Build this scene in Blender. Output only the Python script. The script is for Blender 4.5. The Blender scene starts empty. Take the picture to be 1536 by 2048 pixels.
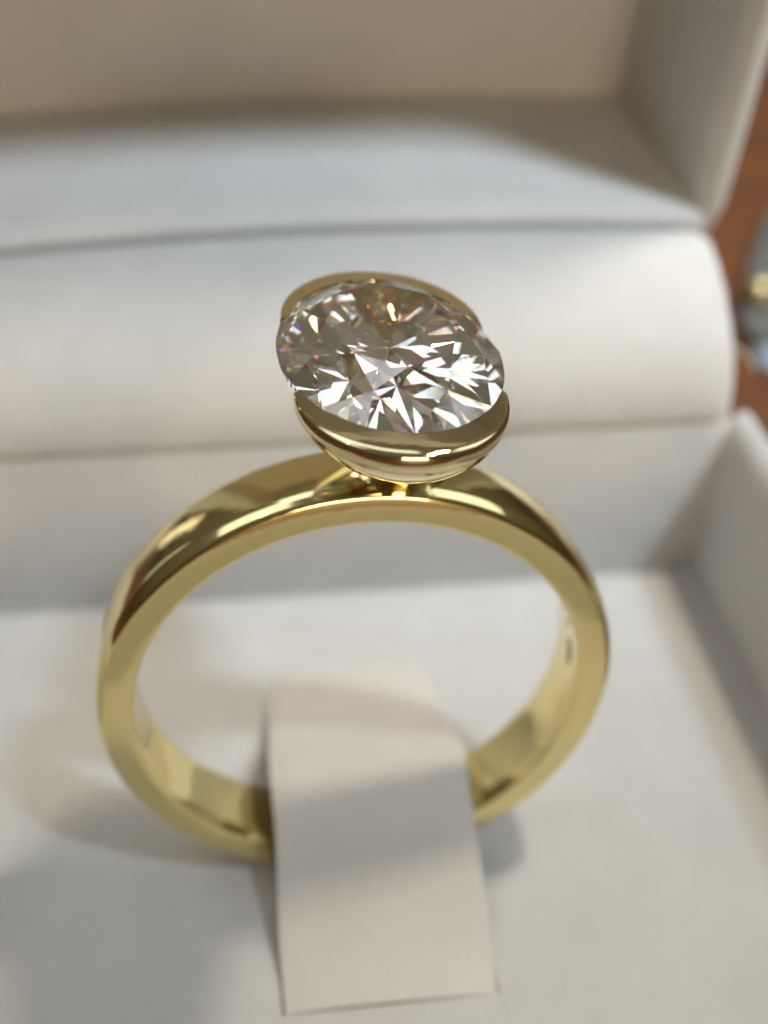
import bpy, bmesh, math, random
import numpy as np
from mathutils import Vector, Matrix

S = bpy.context.scene
COL = S.collection
K = 0.1            # 1 mm of the place = 0.1 unit
ZO = 14.0          # the table top is 14 mm below the ring's centre

# ------------------------------------------------------------------ camera
CAM_POS = (-3.66766, -34.47064, 35.94836)
CAM_AX = ((0.992652, -0.119595, 0.018413), (0.059703, 0.616428, 0.785145), (-0.10525, -0.778276, 0.619038))
cd = bpy.data.cameras.new("camera"); cam = bpy.data.objects.new("camera", cd); COL.objects.link(cam)
m3 = Matrix(CAM_AX).transposed()
cam.matrix_world = Matrix.Translation((CAM_POS[0] * K, CAM_POS[1] * K, (CAM_POS[2] + ZO) * K)) @ m3.to_4x4()
cd.sensor_fit = 'HORIZONTAL'; cd.sensor_width = 36; cd.lens = 56.25
cd.clip_start = 0.05; cd.clip_end = 500
cd.dof.use_dof = True; cd.dof.focus_distance = 3.93; cd.dof.aperture_fstop = 0.42
cd.dof.aperture_blades = 0
S.camera = cam

# ------------------------------------------------------------------ world: dim warm room, darker where the photographer stands
w = bpy.data.worlds.new("World"); S.world = w; w.use_nodes = True
nt = w.node_tree; nt.nodes.clear()
wo = nt.nodes.new('ShaderNodeOutputWorld'); bg = nt.nodes.new('ShaderNodeBackground')
tc = nt.nodes.new('ShaderNodeTexCoord'); sep = nt.nodes.new('ShaderNodeSeparateXYZ')
nt.links.new(tc.outputs['Generated'], sep.inputs[0])
rz = nt.nodes.new('ShaderNodeValToRGB')
mr = nt.nodes.new('ShaderNodeMapRange'); mr.inputs['From Min'].default_value = -1; mr.inputs['From Max'].default_value = 1
nt.links.new(sep.outputs['Z'], mr.inputs['Value']); nt.links.new(mr.outputs[0], rz.inputs[0])
cr = rz.color_ramp
cr.elements[0].position = 0.45; cr.elements[0].color = (0.05, 0.03, 0.02, 1)
cr.elements[1].position = 0.95; cr.elements[1].color = (0.27, 0.24, 0.185, 1)
e = cr.elements.new(0.62); e.color = (0.16, 0.135, 0.09, 1)
nt.links.new(rz.outputs[0], bg.inputs['Color']); bg.inputs['Strength'].default_value = 0.42
nt.links.new(bg.outputs[0], wo.inputs['Surface'])

# ------------------------------------------------------------------ lamps
def area(name, pos, target, size, sizey, power, color):
    l = bpy.data.lights.new(name, 'AREA'); l.shape = 'RECTANGLE'; l.size = size * K; l.size_y = sizey * K
    l.energy = power; l.color = color
    o = bpy.data.objects.new(name, l); COL.objects.link(o)
    p = Vector((pos[0] * K, pos[1] * K, (pos[2] + ZO) * K)); t = Vector((target[0] * K, target[1] * K, (target[2] + ZO) * K))
    o.location = p; o.rotation_euler = (t - p).to_track_quat('-Z', 'Y').to_euler()
    return o
area("assumed_key_light", (52, 21, 122), (0, 2, -5), 11, 11, 720, (1.0, 0.92, 0.78))  # assumed key light; direction read off the shadows of ring and box wall
area("assumed_side_light", (300, 60, 300), (0, 0, 10), 270, 200, 2000, (0.90, 0.95, 1.0))  # assumed further source from the right, made broad for white diamond facets
area("gem_fill_left", (-220, -10, 340), (0, 0, 10), 270, 200, 1850, (0.82, 0.91, 1.0))  # added broad cool panel, gives the diamond white facets
area("gem_fill_back", (-30, 170, 400), (0, 0, 15), 290, 140, 1700, (0.84, 0.92, 1.0))  # added panel high behind the lid, brightens the diamond
area("warm_lid_fill", (50, -330, 48), (0, 10, 10), 140, 60, 3000, (1.0, 0.80, 0.53))  # added warm fill from the front, stands in for bounce on the lid
area("assumed_sparkle_lamp", (-170, -40, 300), (0, 0, 10), 9, 9, 300, (1.0, 0.78, 0.5))  # assumed small warm source, inferred from the bright sparkles
area("shoulder_streak_strip", (-270, 330, 10), (0, 0, 10), 30, 200, 190, (1.0, 0.92, 0.82))  # added unseen strip, puts a streak on the band's left shoulder
area("shoulder_streak_strip", (-330, 250, 60), (0, 0, 10), 14, 160, 90, (0.9, 0.94, 1.0))  # second added strip for the shoulder reflection, narrower and cooler
sl = bpy.data.lights.new("added_cool_spot", 'SPOT'); sl.energy = 80000; sl.color = (0.71, 0.85, 1.0)  # assumed cool source; added spot whose cone edge imitates a phone's shadow
sl.spot_size = math.radians(21.5); sl.spot_blend = 0.16; sl.shadow_soft_size = 3.8
so = bpy.data.objects.new("added_cool_spot", sl); COL.objects.link(so)
_p = Vector((190 * K, -141 * K, (405 + ZO) * K)); _t = Vector((20 * K, 101 * K, (0 + ZO) * K))
so.location = _p; so.rotation_euler = (_t - _p).to_track_quat('-Z', 'Y').to_euler()

S.view_settings.view_transform = 'Standard'; S.view_settings.look = 'None'
S.view_settings.exposure = 0.48; S.view_settings.gamma = 1.0
cy = S.cycles
cy.max_bounces = 28; cy.transmission_bounces = 26; cy.glossy_bounces = 14; cy.diffuse_bounces = 5
cy.caustics_reflective = True; cy.caustics_refractive = True; cy.sample_clamp_indirect = 12.0; cy.blur_glossy = 0.0
try:
    cy.use_denoising = True; cy.denoiser = 'OPENIMAGEDENOISE'
except Exception:
    pass

# ------------------------------------------------------------------ helpers
def T(p): return (p[0] * K, p[1] * K, (p[2] + ZO) * K)
def link(name, me, mat, parent=None, smooth=False, angle=None):
    o = bpy.data.objects.new(name, me); COL.objects.link(o)
    if mat: me.materials.append(mat)
    if parent: o.parent = parent
    if smooth or angle:
        me.shade_smooth()
        if angle: me.set_sharp_from_angle(angle=math.radians(angle))
    return o
def mesh(name, v, f):
    me = bpy.data.meshes.new(name); me.from_pydata(v, [], f); me.update()
    bm = bmesh.new(); bm.from_mesh(me); bmesh.ops.recalc_face_normals(bm, faces=bm.faces); bm.to_mesh(me); bm.free()
    return me
def arc_pts(c, r, a0, a1, n):
    return [(c[0] + r * math.cos(math.radians(a0 + (a1 - a0) * i / n)), c[1] + r * math.sin(math.radians(a0 + (a1 - a0) * i / n))) for i in range(n + 1)]
def sweep_x(name, prof, xs, mat, parent, fn=None, angle=40):
    """a closed YZ outline carried along X through the stations xs; fn(x, y, z) may move a point"""
    v = []; f = []; n = len(prof)
    for x in xs:
        for (y, z) in prof:
            p = (x, y, z) if fn is None else fn(x, y, z)
            v.append(tuple(c * K for c in p))
    for i in range(len(xs) - 1):
        for j in range(n):
            a = i * n + j; b = i * n + (j + 1) % n
            f.append((a, b, b + n, a + n))
    f.append(tuple(range(n))[::-1]); f.append(tuple((len(xs) - 1) * n + j for j in range(n)))
    return link(name, mesh(name, v, f), mat, parent, angle=angle)
def sweep_gen(name, secs, mat, parent, angle=40):
    """closed sections (lists of 3-D points in mm) joined in order"""
    v = []; f = []; n = len(secs[0])
    for s in secs: v += [tuple(c * K for c in p) for p in s]
    for i in range(len(secs) - 1):
        for j in range(n):
            a = i * n + j; b = i * n + (j + 1) % n
            f.append((a, b, b + n, a + n))
    f.append(tuple(range(n))[::-1]); f.append(tuple((len(secs) - 1) * n + j for j in range(n)))
    return link(name, mesh(name, v, f), mat, parent, angle=angle)
def lin(a, b, n): return [a + (b - a) * i / n for i in range(n + 1)]

# ------------------------------------------------------------------ materials
def mat(name, color, rough=0.5, metallic=0.0, **kw):
    m = bpy.data.materials.new(name); m.use_nodes = True
    b = m.node_tree.nodes['Principled BSDF']
    b.inputs['Base Color'].default_value = (*color, 1); b.inputs['Roughness'].default_value = rough
    b.inputs['Metallic'].default_value = metallic
    for k, v in kw.items(): b.inputs[k].default_value = v
    return m, m.node_tree, b
def noise(nt, scale, detail=4, rough=0.6, co='Object', vec=None):
    tc = nt.nodes.new('ShaderNodeTexCoord'); mp = nt.nodes.new('ShaderNodeMapping')
    nt.links.new(tc.outputs[co], mp.inputs[0])
    if vec: mp.inputs['Scale'].default_value = vec
    n = nt.nodes.new('ShaderNodeTexNoise'); n.inputs['Scale'].default_value = scale
    n.inputs['Detail'].default_value = detail; n.inputs['Roughness'].default_value = rough
    nt.links.new(mp.outputs[0], n.inputs['Vector']); return n
def ramp_to(nt, src, dst, c0, c1, p0=0.3, p1=0.7):
    r = nt.nodes.new('ShaderNodeValToRGB'); r.color_ramp.elements[0].position = p0; r.color_ramp.elements[1].position = p1
    r.color_ramp.elements[0].color = (*c0, 1); r.color_ramp.elements[1].color = (*c1, 1)
    nt.links.new(src, r.inputs[0]); nt.links.new(r.outputs[0], dst)
def bump(nt, b, src, strength, dist):
    bp = nt.nodes.new('ShaderNodeBump'); bp.inputs['Strength'].default_value = strength; bp.inputs['Distance'].default_value = dist
    nt.links.new(src, bp.inputs['Height']); nt.links.new(bp.outputs[0], b.inputs['Normal'])

def liner(name, c0, c1, bs=.8):
    m, t, b = mat(name, c0, 0.85)
    b.inputs['Sheen Weight'].default_value = 0.15
    n = noise(t, 2.2, 8, 0.75); ramp_to(t, n.outputs['Fac'], b.inputs['Base Color'], c0, c1)
    n2 = noise(t, 30, 6, 0.8); bump(t, b, n2.outputs['Fac'], bs, 0.035)
    return m
M_LINER = liner('cream_suede', (0.70, 0.675, 0.64), (0.78, 0.76, 0.725))
M_STRAP = liner('cream_card', (0.61, 0.565, 0.505), (0.66, 0.62, 0.565), .5)
M_GOLD, t, b = mat('polished_gold', (0.84, 0.71, 0.35), 0.08, 1.0)
n = noise(t, 14, 5); ramp_to(t, n.outputs['Fac'], b.inputs['Roughness'], (0.07,) * 3, (0.14,) * 3)
n2 = noise(t, 4, 3); ns_ = noise(t, 70, 6, 0.8, vec=(1, .25, 1)); ad_ = t.nodes.new('ShaderNodeMath'); ad_.operation = 'MULTIPLY_ADD'; ad_.inputs[1].default_value = 0.025
t.links.new(ns_.outputs['Fac'], ad_.inputs[0]); t.links.new(n2.outputs['Fac'], ad_.inputs[2]); bump(t, b, ad_.outputs[0], 0.17, 0.014)
M_GOLDSIDE, t, b = mat('satin_gold', (0.80, 0.64, 0.32), 0.2, 1.0)
n = noise(t, 90, 4); bump(t, b, n.outputs['Fac'], 0.1, 0.002)
M_GOLDB, t, b = mat('pale_gold', (0.83, 0.705, 0.41), 0.05, 1.0)
n2 = noise(t, 9, 3); bump(t, b, n2.outputs['Fac'], 0.1, 0.006)
M_STAMP, t, b = mat('darkened_stamp', (0.26, 0.19, 0.09), 0.5, 1.0)
M_COVER, t, b = mat('brown_leatherette', (0.10, 0.05, 0.03), 0.55)
n = noise(t, 40, 4); bump(t, b, n.outputs['Fac'], 0.4, 0.01)
M_TABLE, t, b = mat('brown_wood', (0.16, 0.06, 0.025), 0.45)
n = noise(t, 0.9, 6, 0.6, vec=(0.25, 2.5, 1)); ramp_to(t, n.outputs['Fac'], b.inputs['Base Color'], (0.08, 0.026, 0.008), (0.17, 0.060, 0.018))
bump(t, b, n.outputs['Fac'], 0.2, 0.02)
M_GREY, t, b = mat('grey_felt', (0.10, 0.10, 0.085), 0.9)
n = noise(t, 20, 4); bump(t, b, n.outputs['Fac'], 0.4, 0.02)
M_PAPER, t, b = mat('pale_blue_paper', (0.50, 0.56, 0.62), 0.6)
n = noise(t, 6, 3); ramp_to(t, n.outputs['Fac'], b.inputs['Base Color'], (0.2, 0.24, 0.28), (0.27, 0.32, 0.36))
M_BRASS, t, b = mat('brass', (0.62, 0.50, 0.26), 0.42, 1.0)
n = noise(t, 20, 3); bump(t, b, n.outputs['Fac'], 0.1, 0.01)
M_FIBRE, t, b = mat('pale_fibre', (0.75, 0.68, 0.58), 0.7)
n = noise(t, 50, 3); ramp_to(t, n.outputs['Fac'], b.inputs['Base Color'], (0.7, 0.62, 0.5), (0.8, 0.74, 0.66))

M_DIA = bpy.data.materials.new('diamond_stone'); M_DIA.use_nodes = True
t = M_DIA.node_tree; t.nodes.clear(); o_ = t.nodes.new('ShaderNodeOutputMaterial')
prev = None
for col, ior in (((.80, .79, .775, 1), 2.417), ((.20, 0, 0, 1), 2.38), ((0, .20, 0, 1), 2.417), ((0, 0, .20, 1), 2.465)):
    g = t.nodes.new('ShaderNodeBsdfGlass'); g.inputs['Color'].default_value = col; g.inputs['Roughness'].default_value = 0.0
    g.inputs['IOR'].default_value = ior
    if prev is None: prev = g
    else:
        a = t.nodes.new('ShaderNodeAddShader'); t.links.new(prev.outputs[0], a.inputs[0]); t.links.new(g.outputs[0], a.inputs[1]); prev = a
t.links.new(prev.outputs[0], o_.inputs['Surface'])

# ------------------------------------------------------------------ table
tb = sweep_x('table_top', [(-600, -20), (1400, -20), (1400, 0), (-600, 0)], [-900, 1100], M_TABLE, None)
tb['kind'] = 'structure'

# ------------------------------------------------------------------ ring box
box = bpy.data.objects.new('ring_box', None); COL.objects.link(box); box.location = (0, 0, 0)
box['label'] = 'open cream lined ring box with raised lid, holding the gold ring under its strap'
box['category'] = 'ring box'
def zz(pts): return [(y, z + ZO) for (y, z) in pts]
XL, XR, YB, YF, ZF = -20.6, 21.7, 16.5, -16.5, -10.2
SX0, SX1, SY0, SY1 = -3.85, 5.12, -8.75, 4.6      # slot under the strap
# floor pad with the slot cut into it
def floor_pad():
    bm = bmesh.new()
    xs = [XL - .5, SX0, SX1, XR + .5]; ys = [YF - .5, SY0, SY1, YB + .4]
    for i in range(3):
        for j in range(3):
            zt, zb = (ZF, ZF - 3.2)
            if i == 1 and j == 1: zt = ZF - 2.6
            pts = [(xs[i], ys[j]), (xs[i + 1], ys[j]), (xs[i + 1], ys[j + 1]), (xs[i], ys[j + 1])]
            bm.faces.new([bm.verts.new((p[0] * K, p[1] * K, (zt + ZO) * K)) for p in pts])
            bm.faces.new([bm.verts.new((p[0] * K, p[1] * K, (zb + ZO) * K)) for p in pts][::-1])
    def wall(a, b, z0, z1):
        bm.faces.new([bm.verts.new((x * K, y * K, (z + ZO) * K)) for x, y, z in ((*a, z0), (*b, z0), (*b, z1), (*a, z1))])
    c = [(SX0, SY0), (SX1, SY0), (SX1, SY1), (SX0, SY1)]
    for k in range(4): wall(c[k], c[(k + 1) % 4], ZF - 2.6, ZF)
    c = [(xs[0], ys[0]), (xs[3], ys[0]), (xs[3], ys[3]), (xs[0], ys[3])]
    for k in range(4): wall(c[(k + 1) % 4], c[k], ZF - 3.2, ZF)
    bmesh.ops.remove_doubles(bm, verts=bm.verts, dist=1e-4)
    me = bpy.data.meshes.new('floor_pad'); bm.to_mesh(me); bm.free()
    return link('floor_pad', me, M_LINER, box)
floor_pad()
# strap: a tongue of card that arches over the bottom of the ring
def strap():
    ys = lin(SY0 + .02, 10.5, 62); secs = []
    n = 18
    for y in ys:
        d = abs(y + .1)
        h = 3.25 * (math.exp(-(d / 5.3) ** 2.2) if y < 0 else math.exp(-(d / 4.8) ** 2.6))
        k_ = max(0., min(1., (y + 7) / 8)); z = ZF - 0.42 + .49 * k_ * k_ * (3 - 2 * k_) - .12 * max(0, y - 9) + h
        top = []; bot = []
        for k in range(n + 1):
            u = -1 + 2 * k / n
            x = 0.66 + (4.42 - .10 * max(0, y - 7.2) ** 2) * u + 0.05 * math.sin(y * .8) * u
            edge = -0.10 * (abs(u) ** 10)
            crown = 0.10 * (1 - u * u) + 0.05 * math.sin(1.7 * u + y * .45)
            top.append((x, y, z + .30 + edge + crown + ZO)); bot.append((x, y, z - .22 + crown * .6 + ZO))
        secs.append(top + bot[::-1])
    return sweep_gen('strap', secs, M_STRAP, box)
strap()
# back wall of the base: inner face, rounded over
back_prof = [(YB, ZF - 1)] + [(YB + .05, -6), (YB + .2, -1.2), (YB + .45, -.2), (YB + .9, .35), (YB + 1.3, .45), (YB + 1.7, .2), (YB + 1.9, -.6), (YB + 1.9, ZF - 1)]
sweep_x('back_wall', zz(back_prof), lin(XL - .4, XR + .4, 20), M_LINER, box)
def side_wall(x0, s, name):
    secs = []
    pr = [(0, ZF - 1), (.1, -6), (.25, -1.4), (.45, -.5), (.8, .1), (1.2, .3), (1.6, .1), (1.85, -.6), (1.85, ZF - 1)]
    for y in lin(YF - 2, YB + .8, 12):
        k = 0.02 * (YB - y) * (1 if s > 0 else 1)
        secs.append([(x0 + s * (a + k * .6), y, z + ZO) for a, z in pr])
    return sweep_gen(name, secs, M_LINER, box)
side_wall(XR, 1, 'side_wall'); side_wall(XL, -1, 'side_wall')
fp = [(YF, ZF - 1), (YF, -1), (YF - .5, .1), (YF - 1.2, .1), (YF - 1.8, -.8), (YF - 1.8, ZF - 1)]
sweep_x('front_wall', zz(fp), lin(XL - .4, XR + .4, 4), M_LINER, box)
# padded roll between base and lid (covers the hinge)
def arch(x): return 0.65 * (1 - ((x - 3) / 19.) ** 2)
roll_top = [(16.75, .3), (16.7, 1.0), (16.95, 2.2), (17.55, 3.7), (18.8, 5.0), (20.3, 6.1), (22.0, 7.0), (23.7, 7.5), (24.8, 7.3), (25.2, 6.6)]
roll_prof = roll_top + [(25.2, 5.6), (22, 4.6), (19.5, 2.2), (18.6, .3)]
def roll_fn(x, y, z):
    t = max(0, min(1, (z - ZO - .3) / 7)); e = 0
    if x > XR - 1.2: e = (x - (XR - 1.2)) / 1.6
    yy = y + e * e * .5
    return (x, yy, z + arch(x) * t - e * e * .5)
sweep_x('hinge_pad', zz(roll_prof), lin(XL - .2, XR - 1, 24) + [XR - .7, XR - .4, XR - .1, XR + .15, XR + .35], M_LINER, box, roll_fn)
# ---- base cover (outside of the box)
cov = [(YF - 1.8, -13.6), (YF - 1.8, -1.4), (YF - 2.5, -1.4), (YF - 2.5, -14), (YB + 2.9, -14), (YB + 2.9, -1.2), (YB + 2.0, -1.2), (YB + 2.0, -13.6)]
cover = sweep_x('base_cover', zz(cov), [XL - 2.0, XR + 2.2], M_COVER, box)
def slab(name, x0, x1, y0, y1, z0, z1, m, parent):
    v = [(x * K, y * K, (z + ZO) * K) for x in (x0, x1) for y in (y0, y1) for z in (z0, z1)]
    f = [(0, 1, 3, 2), (4, 6, 7, 5), (0, 4, 5, 1), (2, 3, 7, 6), (0, 2, 6, 4), (1, 5, 7, 3)]
    me = mesh(name, v, f); bm = bmesh.new(); bm.from_mesh(me)
    bmesh.ops.bevel(bm, geom=bm.edges[:], offset=.02, segments=2, affect='EDGES', profile=.7); bm.to_mesh(me); bm.free()
    return link(name, me, m, parent, angle=40)
slab('cover_side', XR + 2.25, XR + 3.0, YF - 2.5, YB + 2.9, -14, -1.3, M_COVER, box)
slab('cover_side', XL - 2.8, XL - 2.05, YF - 2.5, YB + 2.9, -14, -1.3, M_COVER, box)
# ---- lid
lid = bpy.data.objects.new('lid', None); COL.objects.link(lid); lid.parent = box
P1 = (25.6, 7.9); ang = math.radians(9.3)
du = (math.cos(ang), math.sin(ang)); dn = (-math.sin(ang), math.cos(ang))   # into the lid, up the lid
def L(a, h): return (P1[0] + a * du[0] + h * dn[0], P1[1] + a * du[1] + h * dn[1])
D = 13.0; H = 31.0
def lid_fn(x, y, z):
    return (x, y, z + arch(x) * .95)
lw = [L(-.1, -1.7), L(-.25, -.9), L(-.1, -.3), L(.5, .02), L(1.5, .1), L(4, .05), L(D + .2, 0), L(D + .2, -1.7)]
sweep_x('lid_wall', zz(lw), lin(XL - .2, XR + .4, 24), M_LINER, lid, lid_fn)
lb = [L(D, -1.7), L(D, H), L(D + 1.4, H), L(D + 1.4, -1.7)]
sweep_x('lid_panel', zz(lb), lin(XL - .4, XR + .4, 12), M_LINER, lid)
def lid_side(s, x_rim, x_in):
    # section in the (depth a, x) plane, carried up the lid
    secs = []
    pr = [(D + .1, 0), (6, .55), (1.4, 1.15), (.5, 1.4), (.0, 1.9), (.0, 2.4), (.45, 2.8), (D + .1, 2.9)]
    for h in [-1.6, -1, -.3] + lin(0, H, 14):
        e = max(0, -h) * .25
        sec = []
        for a, dx in pr:
            y, z = L(a + e * .4, h)
            sec.append((x_in + s * (dx - (e if dx > 2 else 0)), y, z + ZO + .2))
        secs.append(sec)
    return sweep_gen('lid_side', secs, M_LINER, lid)
lid_side(1, 22.0, 20.5); lid_side(-1, -21, -19.4)
lt = [L(-.1, H), L(-.1, H + 1.6), L(D + 1.4, H + 1.6), L(D + 1.4, H)]
sweep_x('lid_wall', zz(lt), lin(XL - .2, XR + .4, 4), M_LINER, lid)
lc = [L(D + 1.45, -2.4), L(D + 1.45, H + 2.2), L(D + 2.2, H + 2.2), L(D + 2.2, -2.4)]
sweep_x('lid_cover', zz(lc), [XL - 2.6, XR + 2.4], M_COVER, lid)

# ------------------------------------------------------------------ ring
ring = bpy.data.objects.new('diamond_ring', None); COL.objects.link(ring)
Wm = Matrix(((0.99663, -0.0339, 0.07467), (0.03153, 0.99897, 0.03277), (-0.0757, -0.03031, 0.99667)))
ring.matrix_world = Matrix.Translation((0, 0, ZO * K)) @ Wm.to_4x4()
ring['label'] = 'yellow gold ring with an oval diamond between two half bezels, standing in the box'
ring['category'] = 'ring'
# band: outline in (radius, y), y across the width
RO, RI, HW = 10.5, 8.93, 1.63
band = []
def corner(r, y, rad, a0, a1, n=5): return [(r + rad * math.cos(math.radians(a0 + (a1 - a0) * i / n)), y + rad * math.sin(math.radians(a0 + (a1 - a0) * i / n))) for i in range(n + 1)]
outer = [(RO - .16 * (y / HW) ** 2 , y) for y in lin(-HW + .36, HW - .36, 8)]
inner = [(RI + .05 * (y / HW) ** 2, y) for y in lin(HW - .24, -HW + .24, 6)]
band = corner(RO - .46, -HW + .32, .30, -88, -14) + outer + corner(RO - .46, HW - .32, .30, 14, 88) \
     + corner(RI + .26, HW - .20, .20, 92, 168, 4) + inner + corner(RI + .26, -HW + .20, .20, 192, 268, 4)
NB = 256; v = []; f = []
fm = []
for i in range(NB):
    a = 2 * math.pi * i / NB
    # the shank is a touch lower and wider near the bottom
    for (r, y) in band:
        v.append((r * math.cos(a) * K, y * K, r * math.sin(a) * K))
nb = len(band)
for i in range(NB):
    for j in range(nb):
        f.append((i * nb + j, i * nb + (j + 1) % nb, ((i + 1) % NB) * nb + (j + 1) % nb, ((i + 1) % NB) * nb + j))
bo = link('band', mesh('band', v, f), M_GOLD, ring, angle=35)

# diamond: an oval brilliant cut from planes
def clip(faces, n, d):
    """keep the part of the convex solid where n.p <= d"""
    out = []; cut = []
    for poly in faces:
        q = []
        m_ = len(poly)
        for i in range(m_):
            a = poly[i]; b_ = poly[(i + 1) % m_]; da = a @ n - d; db = b_ @ n - d
            if da <= 1e-9: q.append(a)
            if (da < -1e-9 and db > 1e-9) or (da > 1e-9 and db < -1e-9):
                p = a + (b_ - a) * (da / (da - db)); q.append(p); cut.append(p)
            elif abs(da) <= 1e-9: cut.append(a)
        if len(q) >= 3: out.append(q)
    uniq = []
    for p in cut:
        if all(np.linalg.norm(p - u) > 1e-6 for u in uniq): uniq.append(p)
    if len(uniq) >= 3 and len(out) and any(True for _ in uniq):
        c = sum(uniq) / len(uniq); ax = np.cross(n, [0.3, 0.5, 0.81]); ax /= np.linalg.norm(ax); ay = np.cross(n, ax)
        uniq.sort(key=lambda p: math.atan2((p - c) @ ay, (p - c) @ ax)); out.append(uniq)
    return out
def plane3(a, b_, c):
    n = np.cross(b_ - a, c - a); n /= np.linalg.norm(n); d = n @ a
    if d < 0: n, d = -n, -d
    return n, d
A = lambda r, deg, z: np.array([r * math.cos(math.radians(deg)), r * math.sin(math.radians(deg)), z])
NG = 96; gt = 0.03
prism = [[A(1, 360 * i / NG, .8) for i in range(NG)], [A(1, 360 * i / NG, -1.2) for i in range(NG)][::-1]]
for i in range(NG):
    prism.append([A(1, 360 * i / NG, -1.2), A(1, 360 * (i + 1) / NG, -1.2), A(1, 360 * (i + 1) / NG, .8), A(1, 360 * i / NG, .8)])
rt, hc, rs = 0.59, 0.28, 0.80
planes = [(np.array([0, 0, 1.]), gt + hc)]
Tk = [A(rt, 45 * k, gt + hc) for k in range(8)]
Sk = []
for k in range(8):
    z = hc * (1 - (rs * math.cos(math.radians(22.5)) - rt) / (1 - rt)); Sk.append(A(rs, 45 * k + 22.5, gt + z))
for k in range(8):
    planes.append(plane3(Tk[k], Sk[k], Sk[k - 1]))
    planes.append(plane3(Tk[k], Tk[(k + 1) % 8], Sk[k]))
    G = A(1, 45 * k, gt); Gh = A(1, 45 * k + 22.5, gt - .005); Gm = A(1, 45 * k - 22.5, gt - .005)
    planes.append(plane3(Sk[k], G, Gh)); planes.append(plane3(Sk[k - 1], G, Gm))
hp = 0.86; C0 = np.array([0, 0, -gt - hp])
for k in range(8):
    # pavilion main: through the culet, touching the girdle at 45k; lower halves split at 80 %
    n = np.array([hp * math.cos(math.radians(45 * k)), hp * math.sin(math.radians(45 * k)), -1.0]); n /= np.linalg.norm(n)
    planes.append((n, n @ C0))
    lr = 0.25
    zl = -gt - hp + hp * lr * math.cos(math.radians(22.5))
    Lk = A(lr, 45 * k + 22.5, zl); Lm = A(lr, 45 * k - 22.5, zl)
    planes.append(plane3(Lk, A(1, 45 * k, -gt), A(1, 45 * k + 22.5, -gt + .005)))
    planes.append(plane3(Lm, A(1, 45 * k, -gt), A(1, 45 * k - 22.5, -gt + .005)))
for n, d in planes: prism = clip(prism, n, d)
GA, GB, GH = 3.84, 5.13, 3.9
GZ = 15.0
vs = []; fs = []
def vid(p):
    for i, q in enumerate(vs):
        if np.linalg.norm(q - p) < 1e-5: return i
    vs.append(p); return len(vs) - 1
for poly in prism:
    ids = []
    for p in poly:
        k = vid(p)
        if not ids or (ids[-1] != k and ids[0] != k): ids.append(k)
    if len(ids) >= 3: fs.append(ids)
vv = [(p[0] * GA * K, p[1] * GB * K, (p[2] * GH + GZ) * K) for p in vs]
link('diamond', mesh('diamond', vv, fs), M_DIA, ring)

# half bezels: crescent rims that sweep down into a cup standing on the band
PROF = [(-.02, .09), (.42, .04), (.80, -.002), (.91, -.02), (.98, -.06), (1.03, -.13), (1.055, -.24), (1.05, -.40), (1.02, -.54), (.97, -.68)]
def bezel(sgn, cen, half, lift, shift):
    nu = 72; secs = []
    for iu in range(nu + 1):
        u = -1 + 2 * iu / nu
        phi = math.radians(cen + half * u)
        tap = .16 + .84 * (1 - abs(u) ** 2.6)
        ca, sa = math.cos(phi), math.sin(phi)
        nx, ny = ca / GA, sa / GB; l = math.hypot(nx, ny); nx /= l; ny /= l
        sec = []
        for off, dz in PROF:
            o_ = off * tap if off > 0 else off
            sec.append((GA * ca + nx * o_, GB * sa + ny * o_, GZ + dz * (.5 + .5 * tap) + lift * (1 - abs(u) ** 2)))
        # bowl under the lip, outside
        nv = 12; x0, y0, z0 = sec[-1]
        xb, yb, zb = 0.30 * (GA + .5) * ca + shift, 0.20 * (GB + .5) * sa, 10.5
        for k in range(1, nv + 1):
            t_ = k / nv
            fr2 = 1 - t_ ** 1.25
            zt = z0 + (zb - z0) * t_
            sec.append((xb + (x0 - xb) * fr2, yb + (y0 - yb) * fr2, zt))
        # inside, back up to the girdle
        th = .62 * tap + .12
        outs = sec[-nv:]
        for k in range(nv - 1, -1, -1):
            x, y, z = outs[k]; t_ = (k + 1) / nv
            sc = 1 - th / 5.2 - .04 * t_
            sec.append((shift * t_ ** 2 + (x - shift * t_ ** 2) * sc, y * sc, z + .28 * t_))
        sec.append(((GA - .12) * ca, (GB - .12) * sa, GZ - .35))
        sec.append(((GA + .01) * ca, (GB + .01) * sa, GZ - .12))
        secs.append(sec)
    o = sweep_gen('half_bezel', secs, M_GOLDB, ring, angle=50)
    return o
bezel(-1, 270, 61, .0, .9)
bezel(1, 86, 64, .25, .5)
# saddle: little solder pad that joins the cup to the band
v = []; f = []
rings_ = [(1.95, 10.25), (1.75, 10.42), (1.45, 10.55), (1.25, 10.8), (1.1, 11.1), (.6, 11.25)]
ns = 48
for (r, z) in rings_:
    for i in range(ns):
        a = 2 * math.pi * i / ns; x = r * 1.05 * math.cos(a) + .75; y = r * .86 * math.sin(a)
        zz_ = z - .05 * x * x * (1 if r > 1.5 else .2)
        v.append((x * K, y * K, zz_ * K))
for k in range(len(rings_) - 1):
    for i in range(ns): f.append((k * ns + i, k * ns + (i + 1) % ns, (k + 1) * ns + (i + 1) % ns, (k + 1) * ns + i))
f.append(tuple((len(rings_) - 1) * ns + i for i in range(ns)))
link('solder_pad', mesh('solder_pad', v, f), M_GOLD, ring, smooth=True)
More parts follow.
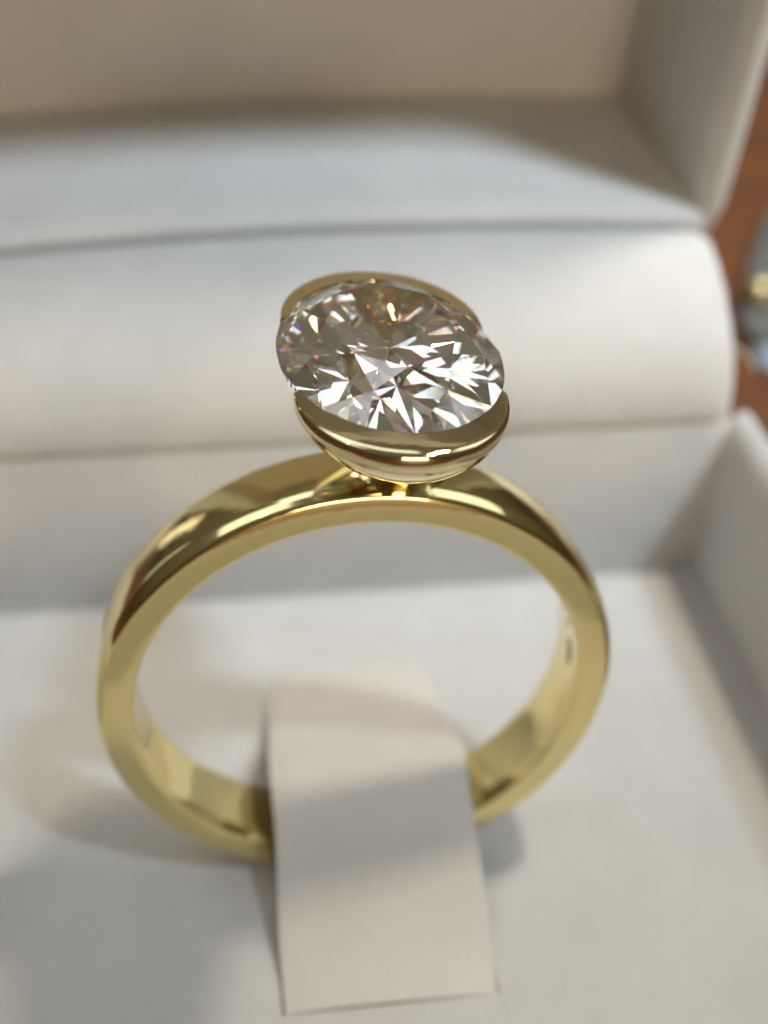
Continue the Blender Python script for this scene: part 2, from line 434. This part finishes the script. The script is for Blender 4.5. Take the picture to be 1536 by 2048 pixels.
# hallmarks stamped inside the right side of the band
def stamp(a_deg, y, la, wy, sides=12):
    v = []; f = []
    for rr in (RI - .012, RI + .05):
        for i in range(sides):
            t_ = 2 * math.pi * i / sides
            a = math.radians(a_deg + la * math.cos(t_)); yy = y + wy * math.sin(t_)
            v.append((rr * math.cos(a) * K, yy * K, rr * math.sin(a) * K))
    f.append(tuple(range(sides))); f.append(tuple(range(sides, 2 * sides))[::-1])
    for i in range(sides): f.append((i, (i + 1) % sides, sides + (i + 1) % sides, sides + i))
    return link('hallmark', mesh('hallmark', v, f), M_STAMP, ring)
stamp(8, -.35, 5.2, .22); stamp(19.5, -.45, 1.6, .2, 6); stamp(24.5, -.4, 1.2, .18, 4); stamp(29, -.45, 1.4, .16, 8)

# ------------------------------------------------------------------ things far behind on the table
def blob(name, c, r, m, label, cat, flat=1.0):
    bm = bmesh.new(); bmesh.ops.create_uvsphere(bm, u_segments=24, v_segments=14, radius=r * K)
    for vv_ in bm.verts: vv_.co.z *= flat
    me = bpy.data.meshes.new(name); bm.to_mesh(me); bm.free()
    o = link(name, me, m, None, smooth=True); o.location = T(c); o['label'] = label; o['category'] = cat
    return o
def poly_slab(name, pts, z0, z1, m, label, cat, top_dz=0):
    n = len(pts)
    v = [(x * K, y * K, (z0 + ZO) * K) for x, y in pts] + [(x * K, y * K, (z1 + ZO) * K) for x, y in pts]
    f = [tuple(range(n))[::-1], tuple(range(n, 2 * n))] + [(i, (i + 1) % n, n + (i + 1) % n, n + i) for i in range(n)]
    me = mesh(name, v, f); bm = bmesh.new(); bm.from_mesh(me)
    bmesh.ops.bevel(bm, geom=bm.edges[:], offset=.05, segments=3, affect='EDGES', profile=.6); bm.to_mesh(me); bm.free()
    o = link(name, me, m, None, angle=45); o['label'] = label; o['category'] = cat
    return o
poly_slab('grey_tray', [(47.7, 70.4), (42.2, 60.6), (38.6, 53.3), (37.1, 49.1), (37.4, 46.6), (41, 47.5), (70, 54), (80, 74)], -13.9, -12.6, M_GREY, 'blurred grey felt tray on the brown table beyond the box', 'tray')
poly_slab('paper_slip', [(36.9, 44.3), (37.4, 46.2), (41, 47.0), (60, 50), (60, 44), (37.8, 42.2)], -13.95, -13.6, M_PAPER, 'pale blue white slip lying against the grey tray on the table', 'paper')
blob('gold_bead', (39.6, 52.0, -11.5), 1.25, M_BRASS, 'small round gold bead blurred on the grey tray', 'bead')
# loose fibre on the hinge pad's right edge
cu = bpy.data.curves.new('loose_fibre', 'CURVE'); cu.dimensions = '3D'; cu.bevel_depth = 0.0045; cu.resolution_u = 6
sp = cu.splines.new('BEZIER'); pts = [(22.0, 17.9, 4.0), (22.5, 17.7, 3.6), (23.1, 17.5, 2.6)]
sp.bezier_points.add(2)
for bp_, p in zip(sp.bezier_points, pts): bp_.co = T(p); bp_.handle_left_type = bp_.handle_right_type = 'AUTO'
tmp = bpy.data.objects.new('tmp', cu); COL.objects.link(tmp)
dg = bpy.context.evaluated_depsgraph_get(); fme = bpy.data.meshes.new_from_object(tmp.evaluated_get(dg))
bpy.data.objects.remove(tmp); fo = link('loose_fibre', fme, M_FIBRE)
fo['label'] = 'tiny pale loose fibre sticking out from the right edge of the hinge pad'; fo['category'] = 'fibre'
